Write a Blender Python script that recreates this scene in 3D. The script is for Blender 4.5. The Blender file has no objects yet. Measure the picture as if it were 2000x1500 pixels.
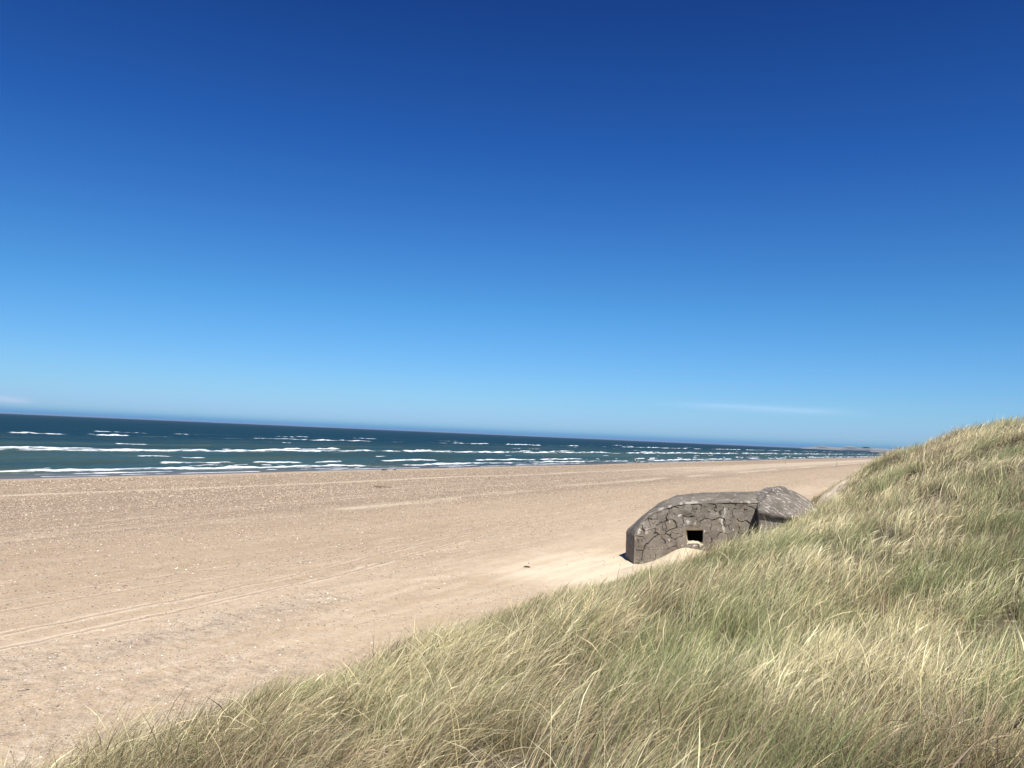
import bpy, math, random
import numpy as np
from mathutils import Matrix, Vector
R = math.radians
rs = np.random.RandomState(7)
random.seed(7)
scene = bpy.context.scene
COL = scene.collection

# ------------------------------------------------------------------ camera
EYE = 8.3
pit, rol = R(3.573), R(2.48)
camd = bpy.data.cameras.new('camera')
cam = bpy.data.objects.new('camera', camd); COL.objects.link(cam)
fw = Vector((0, math.cos(pit), math.sin(pit))); up0 = Vector((0, -math.sin(pit), math.cos(pit))); x0 = Vector((1, 0, 0))
rt = math.cos(rol) * x0 + math.sin(rol) * up0
up = math.cos(rol) * up0 - math.sin(rol) * x0
m = Matrix((( rt.x, up.x, -fw.x, 0), (rt.y, up.y, -fw.y, 0), (rt.z, up.z, -fw.z, EYE), (0, 0, 0, 1)))
cam.matrix_world = m
camd.sensor_fit = 'HORIZONTAL'; camd.sensor_width = 36.0; camd.lens = 36.0 * 1600 / 2000
camd.clip_start = 0.1; camd.clip_end = 200000
scene.camera = cam

# ------------------------------------------------------------------ sun, sky, exposure
SUN_EL = R(52)
SUN_XY = Vector((0.21, -0.98)).normalized()
sd = Vector((SUN_XY.x * math.cos(SUN_EL), SUN_XY.y * math.cos(SUN_EL), math.sin(SUN_EL)))
sl = bpy.data.lights.new('sun', 'SUN'); sl.energy = 4.9; sl.angle = R(0.53); sl.color = (1.0, 0.95, 0.87)
so = bpy.data.objects.new('sun', sl); COL.objects.link(so)
so.rotation_euler = sd.to_track_quat('Z', 'Y').to_euler(); so.location = (0, -20, 60)

w = bpy.data.worlds.new('World'); scene.world = w; w.use_nodes = True
nt = w.node_tree; nt.nodes.clear()
out = nt.nodes.new('ShaderNodeOutputWorld'); bg = nt.nodes.new('ShaderNodeBackground')
sky = nt.nodes.new('ShaderNodeTexSky'); sky.sky_type = 'NISHITA'; sky.sun_disc = False
sky.sun_elevation = SUN_EL; sky.sun_rotation = math.atan2(SUN_XY.x, SUN_XY.y)
sky.altitude = 0; sky.air_density = 1.0; sky.dust_density = 0.3; sky.ozone_density = 2.0
bg.inputs['Strength'].default_value = 0.15
wn = nt.nodes; wl = nt.links
tc = wn.new('ShaderNodeTexCoord'); sep = wn.new('ShaderNodeSeparateXYZ'); wl.new(tc.outputs['Generated'], sep.inputs[0])
# deepening of the clear air with height (colour of the sky itself)
ramp = wn.new('ShaderNodeValToRGB'); wl.new(sep.outputs['Z'], ramp.inputs[0])
SKYRAMP = [(0.0, (0.041, 0.1776, 0.5682)), (0.0019, (0.0547, 0.2065, 0.5798)), (0.0063, (0.1457, 0.3084, 0.611)), (0.0125, (0.1976, 0.3413, 0.6439)), (0.022, (0.2056, 0.3478, 0.6357)), (0.034, (0.2058, 0.3568, 0.5999)), (0.0536, (0.1992, 0.3563, 0.5801)), (0.1527, (0.1317, 0.3277, 0.529)), (0.3278, (0.0633, 0.2094, 0.4723)), (0.4746, (0.0413, 0.1404, 0.366))]
for i, (p_, c_) in enumerate(SKYRAMP):
    e = ramp.color_ramp.elements[0] if i == 0 else (ramp.color_ramp.elements[1] if i == 1 else ramp.color_ramp.elements.new(p_))
    e.position = p_; e.color = (*c_, 1)
if len(SKYRAMP) == 1: ramp.color_ramp.elements[1].color = (1, 1, 1, 1)
mul = wn.new('ShaderNodeMix'); mul.data_type = 'RGBA'; mul.blend_type = 'MULTIPLY'; mul.inputs[0].default_value = 1
wl.new(sky.outputs[0], mul.inputs[6]); wl.new(ramp.outputs[0], mul.inputs[7])
# two faint wisps of cloud low over the horizon, one north along the coast, one out at sea
def wm(op, a, b=0.0, c=None):
    x = wn.new('ShaderNodeMath'); x.operation = op
    for i_, q_ in enumerate((a, b) if c is None else (a, b, c)):
        if isinstance(q_, bpy.types.NodeSocket): wl.new(q_, x.inputs[i_])
        else: x.inputs[i_].default_value = q_
    return x.outputs[0]
azi = wm('ARCTAN2', sep.outputs['X'], sep.outputs['Y'])
mp = wn.new('ShaderNodeMapping'); mp.inputs['Scale'].default_value = (14.0, 14.0, 260.0); wl.new(tc.outputs['Generated'], mp.inputs[0])
cn = wn.new('ShaderNodeTexNoise'); cn.inputs['Scale'].default_value = 1.0; cn.inputs['Detail'].default_value = 5; wl.new(mp.outputs[0], cn.inputs[0])
last = mul.outputs[2]
for az0, daz, el0, del_, amt, colr in ((17.0, 5.5, 2.50, .22, .13, (4.6, 5.2, 6.4, 1)), (-32.0, 1.6, .85, .20, .16, (5.2, 4.2, 5.4, 1))):
    da = wm('DIVIDE', wm('SUBTRACT', azi, R(az0)), R(daz))
    de = wm('DIVIDE', wm('ADD', wm('SUBTRACT', sep.outputs['Z'], math.sin(R(el0))), wm('MULTIPLY', da, R(.10))), R(del_))
    g_ = wm('EXPONENT', wm('MULTIPLY', wm('ADD', wm('POWER', wm('ABSOLUTE', da), 4.0), wm('MULTIPLY', de, de)), -1.0))
    k_ = wm('MULTIPLY', g_, wm('MULTIPLY', wm('ADD', cn.outputs[0], .05), amt * 1.8))
    cmix = wn.new('ShaderNodeMix'); cmix.data_type = 'RGBA'; wl.new(k_, cmix.inputs[0]); wl.new(last, cmix.inputs[6]); cmix.inputs[7].default_value = colr
    last = cmix.outputs[2]
wl.new(cmix.outputs[2], bg.inputs['Color']); wl.new(bg.outputs[0], out.inputs[0])

scene.view_settings.view_transform = 'Standard'; scene.view_settings.look = 'None'
scene.view_settings.exposure = 0.5; scene.view_settings.gamma = 1.0
scene.render.engine = 'CYCLES'
scene.cycles.max_bounces = 8; scene.cycles.transparent_max_bounces = 8

# ------------------------------------------------------------------ coordinates: u runs along the shore, v out to sea
AZ = R(29.2)
DU = np.array([math.sin(AZ), math.cos(AZ)]); NV = np.array([-math.cos(AZ), math.sin(AZ)])
def uv2xy(u, v):
    u = np.asarray(u, float); v = np.asarray(v, float)
    return u * DU[0] + v * NV[0], u * DU[1] + v * NV[1]
def xy2uv(x, y):
    return x * DU[0] + y * DU[1], x * NV[0] + y * NV[1]
def sstep(a, b, x):
    t = np.clip((np.asarray(x, float) - a) / (b - a), 0, 1); return t * t * (3 - 2 * t)

_lat = np.random.RandomState(3).rand(512, 512)
def noise(x, y, seed=0):
    x = np.asarray(x, float) + seed * 37.31; y = np.asarray(y, float) + seed * 91.77
    xi = np.floor(x).astype(np.int64); yi = np.floor(y).astype(np.int64)
    fx = x - xi; fy = y - yi; fx = fx * fx * fx * (fx * (fx * 6 - 15) + 10); fy = fy * fy * fy * (fy * (fy * 6 - 15) + 10)
    g = lambda a, b: _lat[a % 512, b % 512]
    return (g(xi, yi) * (1 - fx) + g(xi + 1, yi) * fx) * (1 - fy) + (g(xi, yi + 1) * (1 - fx) + g(xi + 1, yi + 1) * fx) * fy
def fbm(x, y, seed=0, o=4, gain=.5):
    s = 0; a = 1; t = 0
    for i in range(o):
        s = s + a * noise(x * 2 ** i, y * 2 ** i, seed + i * 5); t += a; a *= gain
    return s / t

# ------------------------------------------------------------------ object helpers
def tag(o, label=None, cat=None, group=None, kind=None):
    if label: o['label'] = label
    if cat: o['category'] = cat
    if group: o['group'] = group
    if kind: o['kind'] = kind
    return o
def mesh_obj(name, V, Fq, mat, parent=None, smooth=True, attrs=None, cols=None):
    """V (n,3); Fq (m,4) or (m,3) int array, or list of polygons"""
    me = bpy.data.meshes.new(name)
    if isinstance(Fq, np.ndarray):
        k = Fq.shape[1]
        me.vertices.add(len(V)); me.vertices.foreach_set('co', np.asarray(V, np.float32).ravel())
        me.loops.add(Fq.size); me.loops.foreach_set('vertex_index', Fq.astype(np.int32).ravel())
        me.polygons.add(len(Fq)); me.polygons.foreach_set('loop_start', np.arange(0, Fq.size, k, dtype=np.int32))
        me.update(calc_edges=True)
    else:
        me.from_pydata([tuple(map(float, p)) for p in V], [], [list(map(int, f)) for f in Fq]); me.update()
    me.polygons.foreach_set('use_smooth', np.full(len(me.polygons), smooth))
    if attrs:
        for n, a in attrs.items():
            at = me.attributes.new(n, 'FLOAT', 'POINT'); at.data.foreach_set('value', np.asarray(a, np.float32).ravel())
    if cols is not None:
        at = me.attributes.new('tint', 'FLOAT_COLOR', 'POINT'); at.data.foreach_set('color', np.asarray(cols, np.float32).ravel())
    if mat: me.materials.append(mat)
    o = bpy.data.objects.new(name, me); COL.objects.link(o)
    if parent: o.parent = parent
    return o
def grid_faces(nu, nv, keep=None):
    i = np.arange(nu * nv).reshape(nu, nv)
    f = np.stack([i[:-1, :-1], i[1:, :-1], i[1:, 1:], i[:-1, 1:]], -1).reshape(-1, 4)
    if keep is not None: f = f[keep.reshape(-1)]
    return f
def empty(name, loc=(0, 0, 0), rz=0):
    o = bpy.data.objects.new(name, None); COL.objects.link(o); o.location = loc; o.rotation_euler = (0, 0, rz); o.empty_display_size = .3
    return o

class Mat:
    def __init__(s, name):
        s.m = bpy.data.materials.new(name); s.m.use_nodes = True; s.t = s.m.node_tree; s.t.nodes.clear()
        s.out = s.n('ShaderNodeOutputMaterial')
    def n(s, typ, **kw):
        x = s.t.nodes.new(typ)
        for k, v in kw.items(): setattr(x, k, v)
        return x
    def l(s, a, b): s.t.links.new(a, b)
    def setin(s, sock, v):
        if isinstance(v, bpy.types.NodeSocket): s.l(v, sock)
        elif isinstance(v, (tuple, list)) and len(v) == 3 and sock.type == 'RGBA': sock.default_value = (*v, 1)
        else: sock.default_value = v
    def math(s, op, a, b=0.0, c=None, clamp=False):
        x = s.n('ShaderNodeMath', operation=op, use_clamp=clamp); s.setin(x.inputs[0], a); s.setin(x.inputs[1], b)
        if c is not None: s.setin(x.inputs[2], c)
        return x.outputs[0]
    def rng(s, v, a, b, c=0.0, d=1.0, smooth=True):
        x = s.n('ShaderNodeMapRange', interpolation_type='SMOOTHSTEP' if smooth else 'LINEAR')
        s.setin(x.inputs[0], v)
        for i, q in enumerate((a, b, c, d)): s.setin(x.inputs[i + 1], q)
        return x.outputs[0]
    def mix(s, f, a, b, mode='MIX'):
        x = s.n('ShaderNodeMix', data_type='RGBA', blend_type=mode)
        s.setin(x.inputs[0], f); s.setin(x.inputs[6], a); s.setin(x.inputs[7], b); return x.outputs[2]
    def attr(s, name, col=False):
        x = s.n('ShaderNodeAttribute', attribute_name=name); return x.outputs['Color'] if col else x.outputs['Fac']
    def coord(s, scale=(1, 1, 1), which='Object', rot=(0, 0, 0)):
        c = s.n('ShaderNodeTexCoord'); mpp = s.n('ShaderNodeMapping'); mpp.inputs['Scale'].default_value = scale; mpp.inputs['Rotation'].default_value = rot
        s.l(c.outputs[which], mpp.inputs[0]); return mpp.outputs[0]
    def noise(s, vec, scale, detail=4, rough=.55, dist=0):
        x = s.n('ShaderNodeTexNoise'); s.l(vec, x.inputs['Vector']); x.inputs['Scale'].default_value = scale
        x.inputs['Detail'].default_value = detail; x.inputs['Roughness'].default_value = rough; x.inputs['Distortion'].default_value = dist
        return x.outputs[0]
    def voro(s, vec, scale, feature='F1', rnd=1.0):
        x = s.n('ShaderNodeTexVoronoi', feature=feature); s.l(vec, x.inputs['Vector']); x.inputs['Scale'].default_value = scale
        x.inputs['Randomness'].default_value = rnd; return x
    def bump(s, h, strength=.3, dist=.02, normal=None):
        x = s.n('ShaderNodeBump'); s.setin(x.inputs['Height'], h); x.inputs['Strength'].default_value = strength; x.inputs['Distance'].default_value = dist
        if normal: s.l(normal, x.inputs['Normal'])
        return x.outputs[0]
    def princ(s, color, rough=.8, normal=None, spec=.3, metal=0.0):
        x = s.n('ShaderNodeBsdfPrincipled'); s.setin(x.inputs['Base Color'], color); s.setin(x.inputs['Roughness'], rough)
        s.setin(x.inputs['Specular IOR Level'], spec); x.inputs['Metallic'].default_value = metal
        if normal: s.l(normal, x.inputs['Normal'])
        return x.outputs[0]
    def done(s, sh): s.l(sh, s.out.inputs[0]); return s.m
def simple(name, col, rough=.7, var=.15, scale=20):
    M = Mat(name); n = M.noise(M.coord(), scale)
    c = M.mix(n, tuple(x * (1 - var) for x in col), tuple(min(1, x * (1 + var)) for x in col))
    return M.done(M.princ(c, rough, M.bump(n, .2, .01)))

# ------------------------------------------------------------------ materials: sand
SAND = (.555, .432, .282); SAND_D = (.462, .348, .216); SAND_L = (.63, .51, .35)
def sand_material():
    M = Mat('beach_sand')
    vec = M.coord((1, 1, 1)); st = M.coord((.16, 1, 1))            # object space is (u, v): streaks run along the shore
    big = M.noise(st, .22, 5, .6); mid = M.noise(st, 1.3, 6, .65); fine = M.noise(vec, 38, 3, .7); grit = M.noise(vec, 9, 5, .75)
    c = M.mix(M.rng(big, .35, .65), SAND_D, SAND)
    c = M.mix(M.rng(mid, .42, .74), c, SAND_L)
    c = M.mix(M.rng(grit, .30, .75), M.mix(.30, c, (.34, .25, .175)), c)
    c = M.mix(M.rng(fine, .3, .7), M.mix(.16, c, (.25, .18, .12)), M.mix(.12, c, (.8, .7, .56)))
    # shingle and broken shell where the tide sorted it
    peb = M.attr('shingle')
    pm = M.noise(st, 2.6, 5, .7); pm2 = M.noise(vec, 1.1, 4, .6)
    dens = M.math('ADD', peb, M.math('MULTIPLY', M.math('SUBTRACT', M.math('ADD', pm, pm2), 1.0), 1.1))
    v1 = M.voro(vec, 26); v2 = M.voro(vec, 12)
    spk = M.noise(M.coord((1.1, .5, 1)), 2.6, 6, .8); spk2 = M.noise(vec, 7.0, 4, .8)
    def stone(vn, th):
        sh = M.n('ShaderNodeSeparateColor'); M.l(vn.outputs['Color'], sh.inputs[0])
        r = sh.outputs[0]; g = sh.outputs[1]
        on = M.math('MULTIPLY', M.math('LESS_THAN', vn.outputs['Distance'], th), M.math('LESS_THAN', r, M.math('MULTIPLY', dens, .8)))
        col = M.n('ShaderNodeValToRGB'); M.l(g, col.inputs[0]); cr_ = col.color_ramp
        stops = [(0, (.10, .085, .075)), (.3, (.22, .19, .165)), (.55, (.33, .29, .26)), (.75, (.42, .33, .25)), (.88, (.62, .58, .52)), (1, (.8, .76, .7))]
        for i, (p_, q_) in enumerate(stops):
            e = cr_.elements[i] if i < 2 else cr_.elements.new(p_)
            e.position = p_; e.color = (*q_, 1)
        return on, col.outputs[0]
    for vn, th in ((v2, .38), (v1, .5)):
        on, sc = stone(vn, th)
        c = M.mix(M.math('MULTIPLY', on, .75), c, sc)
    c = M.mix(M.rng(dens, .25, 1.0, 0, .40), c, (.30, .225, .155))
    c = M.mix(M.math('MULTIPLY', M.rng(peb, .12, .75, 0, .50), M.rng(M.attr('inland'), 30, 42)), c, (.235, .178, .120))
    pk = M.rng(peb, .05, .6, .25, 1.0)
    c = M.mix(M.math('MULTIPLY', M.rng(spk, .50, .36), M.math('MULTIPLY', pk, .62)), c, (.17, .135, .105))
    c = M.mix(M.math('MULTIPLY', M.rng(spk, .56, .66), M.math('MULTIPLY', pk, .60)), c, (.74, .64, .52))
    c = M.mix(M.math('MULTIPLY', M.rng(spk2, .46, .32), M.math('MULTIPLY', pk, .55)), c, (.14, .11, .09))
    c = M.mix(M.math('MULTIPLY', M.rng(spk2, .60, .70), M.math('MULTIPLY', pk, .70)), c, (.80, .71, .58))
    # footprints and slumps: patches of churned sand
    ft = M.noise(M.coord((.8, 1.3, 1)), 1.9, 4, .6)
    c = M.mix(M.rng(ft, .54, .68, 0, .38), c, (.33, .25, .17))
    # pale drifted strips
    c = M.mix(M.math('MULTIPLY', M.attr('drift'), M.rng(mid, .25, .6, .35, .9)), c, (.70, .595, .43))
    # wheel tracks: each attribute is the distance in metres from the centre line of one run of tyres
    h = M.math('MULTIPLY', grit, .02)
    for nm, gauge, wdt, amt in (('track_a', .85, .28, .42), ('track_b', .8, .36, .55), ('track_c', .8, .26, .26), ('track_d', .85, .30, .40)):
        d = M.math('ABSOLUTE', M.math('SUBTRACT', M.math('ABSOLUTE', M.math('ADD', M.attr(nm), M.math('MULTIPLY', M.math('SUBTRACT', pm2, .5), .5))), gauge))
        inside = M.rng(d, wdt * .55, wdt * .2); lip = M.math('SUBTRACT', M.rng(d, wdt * 1.6, wdt * .7), inside, clamp=True)
        brk = M.rng(mid, .32, .58)
        c = M.mix(M.math('MULTIPLY', M.math('MULTIPLY', inside, brk), amt), c, (.30, .22, .155))
        c = M.mix(M.math('MULTIPLY', M.math('MULTIPLY', lip, brk), amt), c, (.74, .62, .47))
        h = M.math('SUBTRACT', h, M.math('MULTIPLY', M.math('SUBTRACT', inside, M.math('MULTIPLY', lip, .4)), .03))
    c = M.mix(M.rng(M.attr('inland'), 25, 34, 0, .30), c, (.29, .205, .13))
    wet = M.attr('wet')
    c = M.mix(M.math('MULTIPLY', wet, .72), c, (.17, .135, .11))
    h = M.math('ADD', h, M.math('MULTIPLY', M.noise(M.coord((.5, 1, 1)), 3.0, 5, .6), .05))
    nb = M.bump(M.math('ADD', h, M.math('MULTIPLY', fine, .004)), .8, 1.0)
    rough = M.math('SUBTRACT', .93, M.math('MULTIPLY', wet, .68))
    return M.done(M.princ(c, rough, nb, .25))
def dune_material():
    M = Mat('dune_sand')
    vec = M.coord(); n = M.noise(vec, .8, 5, .6); f = M.noise(vec, 30, 3, .7); r = M.noise(M.coord((1, 3, 1)), 5, 3, .5)
    c = M.mix(M.rng(n, .35, .7), (.60, .49, .35), (.70, .59, .43))
    c = M.mix(M.rng(f, .35, .7), M.mix(.14, c, (.25, .2, .13)), c)
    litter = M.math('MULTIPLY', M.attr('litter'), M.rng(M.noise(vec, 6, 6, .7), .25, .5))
    c = M.mix(litter, c, M.mix(M.noise(vec, 22, 5, .7), (.035, .029, .018), (.15, .115, .07)))  # dead litter, darkened further to paint the shade between tufts
    return M.done(M.princ(c, .95, M.bump(M.math('ADD', M.math('MULTIPLY', f, .006), M.math('MULTIPLY', r, .03)), .8, 1.0), .2))

# ------------------------------------------------------------------ dune relief
CP = [  # u, v, height of the ground
 (-12, -12, 8), (-12, 0, 6.8), (-12, 6, 5.4), (-12, 10, 3.6), (-12, 15.6, 0.8), (-12, 20, 0.2),
 (0, 0, 6.5), (2, 3, 5.9), (0, 6, 5.2), (0, 10, 3.6), (0, 15.7, 0.8), (0, 20, 0.2), (0, -10, 7.6),
 (6, 0, 5.55), (7, 4, 5.05), (6, 7.5, 4.45), (8, 10.2, 3.27), (10, 13, 2.05), (12, 15.8, 0.8), (12, 20, 0.2),
 (8, -4, 5.9), (12, -1, 5.05), (13, 4, 4.75), (14, 8, 4.07), (16, 10.4, 3.22), (18, 13, 2.05), (20, 15.8, 0.8), (20, 20, 0.2),
 (16.5, -1.2, 4.9), (17, 3, 4.75), (17, -6, 5.3), (22, -1.2, 5.85), (22, 3, 5.15), (22, 7, 4.34), (24, 10, 3.16), (26, 13, 2.1), (28, 15.8, 0.8),
 (26.5, -1.5, 6.45), (27, 3, 5.6), (28, -7, 6.9), (31, -1.6, 6.25), (32, 3, 5.6), (32, 7, 4.37), (33, 10.2, 2.96), (34, 13, 1.95), (36, 15.8, 0.8), (36, 20, 0.2),
 (38, -2, 7.4), (38, 3, 6.05), (38, -9, 8), (41, 7, 4.12), (42, 10, 2.36), (43, 12.8, 1.77), (45, 15.8, 0.85),
 (47, -2.5, 8.7), (47, 2, 7.3), (48, 6, 5.35), (49, 9.6, 3.12), (49, 13, 1.42), (48.5, 17.2, 0.75), (48, 20, 0.3), (50, 15.2, 1.5),
 (56, -3, 9.8), (56, 1, 8.4), (56, 5, 6.3), (57, 8.3, 4.15), (55, 10.5, 2.85), (54, 13.5, 1.85), (57, 13, 2.1),
 (65, -3.2, 10.3), (66, 0.6, 9.55), (66, 4, 6.7), (66, 7.5, 4.75), (66, 11, 2.8), (62, 14, 1.6), (64, 18, 0.3), (56, 19, 0.3),
 (75, -3, 10.3), (75, 3, 8.65), (76, 7, 6.85), (76, 9.6, 5.05), (74, 12.5, 2.6), (74, 16, 0.9), (74, 20, 0.2),
 (83, -3, 9.6), (83, 4, 8.1), (84, 8, 6.5), (85, 9.5, 5.8), (85, 13, 3), (85, 17, 0.8), (85, 21, 0.2),
 (98, -4, 8.4), (98, 5, 7.2), (98, 9, 5.2), (100, 16.5, 0.8), (100, 21, 0.2),
 (130, -8, 8.6), (130, 3, 7), (130, 9, 4.6), (130, 16.5, 0.8), (130, 21, 0.2),
 (175, -8, 8.6), (175, 3, 7.2), (175, 9, 4.6), (175, 16.5, 0.8), (175, 21, 0.2),
 (60, -14, 10), (90, -14, 9), (30, -16, 8.2), (10, -14, 7.4), (130, -18, 8.8), (175, -18, 8.8)]
CPa = np.array(CP, float); _S = np.array([.45, 1.0])      # dunes are longer along the shore than across it
def _tps(r2): return np.where(r2 < 1e-9, 0, r2 * np.log(np.maximum(r2, 1e-9)) * .5)
_P = CPa[:, :2] * _S; _d2 = ((_P[:, None] - _P[None]) ** 2).sum(-1)
_n = len(_P); _A = np.zeros((_n + 3, _n + 3)); _A[:_n, :_n] = _tps(_d2) + np.eye(_n) * .6
_A[:_n, _n] = 1; _A[:_n, _n + 1:] = _P; _A[_n, :_n] = 1; _A[_n + 1:, :_n] = _P.T
_W = np.linalg.solve(_A, np.concatenate([CPa[:, 2], np.zeros(3)]))
def dune_raw(u, v):
    q = np.stack([np.ravel(u), np.ravel(v)], -1) * _S; o = np.zeros(len(q))
    for a in range(0, len(q), 20000):
        b = q[a:a + 20000]; d2 = ((b[:, None] - _P[None]) ** 2).sum(-1)
        o[a:a + 20000] = _tps(d2) @ _W[:_n] + _W[_n] + b @ _W[_n + 1:]
    return o.reshape(np.shape(u))
GU = np.arange(-14, 176.01, .25); GV = np.arange(-20, 21.01, .2)
UU, VV = np.meshgrid(GU, GV, indexing='ij')
ZZ = dune_raw(UU, VV)
# hummocks that the tufts have trapped, fading out towards the foot and the bunker
hum = (fbm(UU / 3.2, VV / 2.6, 2, 3) - .5) * .95 + (fbm(UU / 1.1, VV / .9, 9, 2) - .5) * .36
fade = sstep(15.5, 11.5, VV)
fade = fade * (1 - .75 * np.exp(-(((UU - 52) / 9) ** 2 + ((VV - 14.5) / 3.5) ** 2)))
ZZ = ZZ + hum * fade
# sand blown up in a ramp against the bunker and the hollow scoured at its free corner
ZZ += .45 * np.exp(-(((UU - 50.7) / 1.9) ** 2 + ((VV - 15.6) / 1.1) ** 2))
ZZ += .25 * np.exp(-(((UU - 45.6) / 2.4) ** 2 + ((VV - 17.2) / 1.0) ** 2))
def ground(u, v):
    fu = np.clip((np.asarray(u, float) - GU[0]) / .25, 0, len(GU) - 1.001); fv = np.clip((np.asarray(v, float) - GV[0]) / .2, 0, len(GV) - 1.001)
    i = fu.astype(int); j = fv.astype(int); a = fu - i; b = fv - j
    return (ZZ[i, j] * (1 - a) + ZZ[i + 1, j] * a) * (1 - b) + (ZZ[i, j + 1] * (1 - a) + ZZ[i + 1, j + 1] * a) * b
def bare_mask(u, v):
    """1 where marram cannot hold: foot of the dune, blow-outs, the ramp at the bunker"""
    n = fbm(u / 1.6, v / 1.1, 21, 3) - .5
    b = sstep(14.6, 17.0, v + n * 3.0)
    for cu, cv, ru, rv, k in ((70, 10.2, 4.2, 1.3, 1.3), (76, 10.0, 4.6, 1.5, 1.3), (82, 9.3, 4.2, 1.1, 1.2), (50.0, 15.0, 5.5, 3.6, 1.4), (44, 16.0, 6.5, 2.8, 1.3), (67.5, 10.9, 3, .9, 1.0)):
        d = ((u - cu) / ru) ** 2 + ((v - cv) / rv) ** 2
        b = np.maximum(b, sstep(1.5, .6, d + (n * 1.2 if cu < 60 else (fbm(u / .9, v / .7, 25, 3) - .5) * 2.8)) * min(k, 1))
    return b

# the ground sheets are modelled in (u, v) and turned to lie along the shore
ROT = math.atan2(DU[1], DU[0])
def place_uv(o):
    o.rotation_euler = (0, 0, ROT); return o
dm = mesh_obj('dune', np.stack([UU, VV, ZZ], -1).reshape(-1, 3), grid_faces(*UU.shape), dune_material(),
              attrs={'litter': (1 - bare_mask(UU, VV)).ravel()})
tag(place_uv(dm), 'tall pale sand dune under windblown grass on the right of the beach', 'dune', kind='structure')

# ------------------------------------------------------------------ beach
def beach_z(u, v):
    z = .8 + .12 * (fbm(u / 30, v / 5, 4, 4) - .5) * 2
    z = z + .35 * np.exp(-((v - 86 - 2 * noise(u / 60, 0, 3)) / 7) ** 2)
    edge = 107 + 3.0 * (fbm(u / 55, 1.3, 8, 3) - .5) * 2
    z = z * (1 - sstep(88, 92 + 0 * v, v)) + sstep(88, 92, v) * (.95 - .95 * (v - 90) / (edge - 90))
    return z
def axis(*seg):
    o = []
    for a, b, s in seg: o.append(np.arange(a, b, s))
    return np.concatenate(o)
bu = np.concatenate([axis((-60, 0, 2), (0, 90, .35), (90, 200, .9), (200, 500, 3)), np.geomspace(500, 16000, 90)])
bv = axis((12, 17, .6), (17, 55, .3), (55, 112, .4), (112, 126, 2))
BU, BV = np.meshgrid(bu, bv, indexing='ij'); BZ = beach_z(BU, BV)
# the spot where a log lies half buried, and shallow footprints / slumps
BZ += .10 * (fbm(BU / 1.1, BV / .8, 31, 3) - .5) * sstep(70, 20, BV)
BZ += .10 * np.exp(-(((BU - 86.5) / 2.2) ** 2 + ((BV - 65.6) / .6) ** 2))
def interp(u, pts): return np.interp(u, [p[0] for p in pts], [p[1] for p in pts])
wob = (fbm(BU / 18, 0.5 + 0 * BU, 12, 2) - .5)
ta = interp(BU, [(-60, 27.5), (16, 28.0), (22, 28.2), (31.6, 29.0), (50, 31.8), (105, 38.5), (200, 48), (500, 70), (16000, 75)]) + wob
tb = interp(BU, [(-60, 45), (29, 52.1), (64, 59.0), (142, 62), (300, 66), (16000, 75)]) + wob * 1.5
tcx = interp(BU, [(-60, 33), (20, 33), (45, 33.8), (70, 38.5), (105, 44), (200, 55), (16000, 75)]) + wob * 2
td = interp(BU, [(-60, 55), (20, 60), (64, 65.5), (110, 66), (300, 70), (16000, 80)]) + wob * 2
sh = .10 + .36 * sstep(41, 51, BV + 2 * wob) * sstep(98, 88, BV) + .55 * sstep(50, 56, BV - 3 * wob + .03 * BU * 0) * sstep(92, 84, BV) * (.55 + .9 * (fbm(BU / 40, BV / 7, 14, 4)))
sh -= .42 * sstep(.50, .62, fbm(BU / 30, BV / 4.0, 41, 4)) * (BV > 50)
sh += .38 * np.exp(-((BV - 24.3 + 2.5 * wob) / 1.5) ** 2) * sstep(34, 26, BU) * (.4 + fbm(BU / 6, BV / 1.5, 15, 3))
sh += .28 * sstep(26, 17, BU) * sstep(27, 19, BV) + .12 * sstep(19, 30, BV) * sstep(50, 42, BV)
sh += .35 * np.exp(-((BV - 52) / 2.5) ** 2)
drift = np.exp(-((BV - 75.8 - 1.6 * wob + .012 * (BU - 80)) / .9) ** 2) * .95
drift += np.exp(-((BV - interp(BU, [(0, 45), (30, 48.5), (55, 50.5), (75, 51), (120, 55), (16000, 60)])) / 1.3) ** 2) * .95 * sstep(.30, .52, fbm(BU / 14, BV / 3, 17, 3))
drift += sstep(150, 260, BU) * np.exp(-((BV - 66) / 9) ** 2) * .9
drift += sstep(36, 41, BU) * sstep(56, 47, BU) * sstep(26, 20, BV) * .9
drift += .8 * np.exp(-(((BU - 86) / 3.0) ** 2 + ((BV - 64.6) / .25) ** 2)) + .6 * np.exp(-(((BU - 90) / 2.5) ** 2 + ((BV - 67.2) / .25) ** 2))
wet = sstep(103.2, 106.0, BV - 1.2 * (fbm(BU / 9, 0 * BU, 18, 3) - .5) * 2)
place_uv(tag(mesh_obj('beach', np.stack([BU, BV, BZ], -1).reshape(-1, 3), grid_faces(*BU.shape), sand_material(),
    attrs={'shingle': np.clip(sh, 0, 1), 'drift': np.clip(drift, 0, 1), 'wet': wet, 'inland': BV, 'track_a': BV - ta, 'track_b': BV - tb, 'track_c': BV - tcx, 'track_d': BV - td}),
    'wide tan sand beach with shingle streaks and wheel tracks', 'beach', kind='structure'))
# ground far inland, so that nothing ends behind the dune
iu = np.concatenate([np.array([-3000, -300]), np.arange(-60, 300, 20), np.geomspace(300, 16000, 20)]); iv = np.array([-9000, -2000, -400, -60, -19.5])
IU, IV = np.meshgrid(iu, iv, indexing='ij'); IZ = np.where(IV > -30, 5.5, 2.0) + 0 * IU
place_uv(tag(mesh_obj('ground', np.stack([IU, IV, IZ], -1).reshape(-1, 3), grid_faces(*IU.shape), simple('inland_ground', (.16, .15, .08), .95, .4, .3)),
    'low grassy ground behind the dunes', 'ground', kind='structure'))

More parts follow.
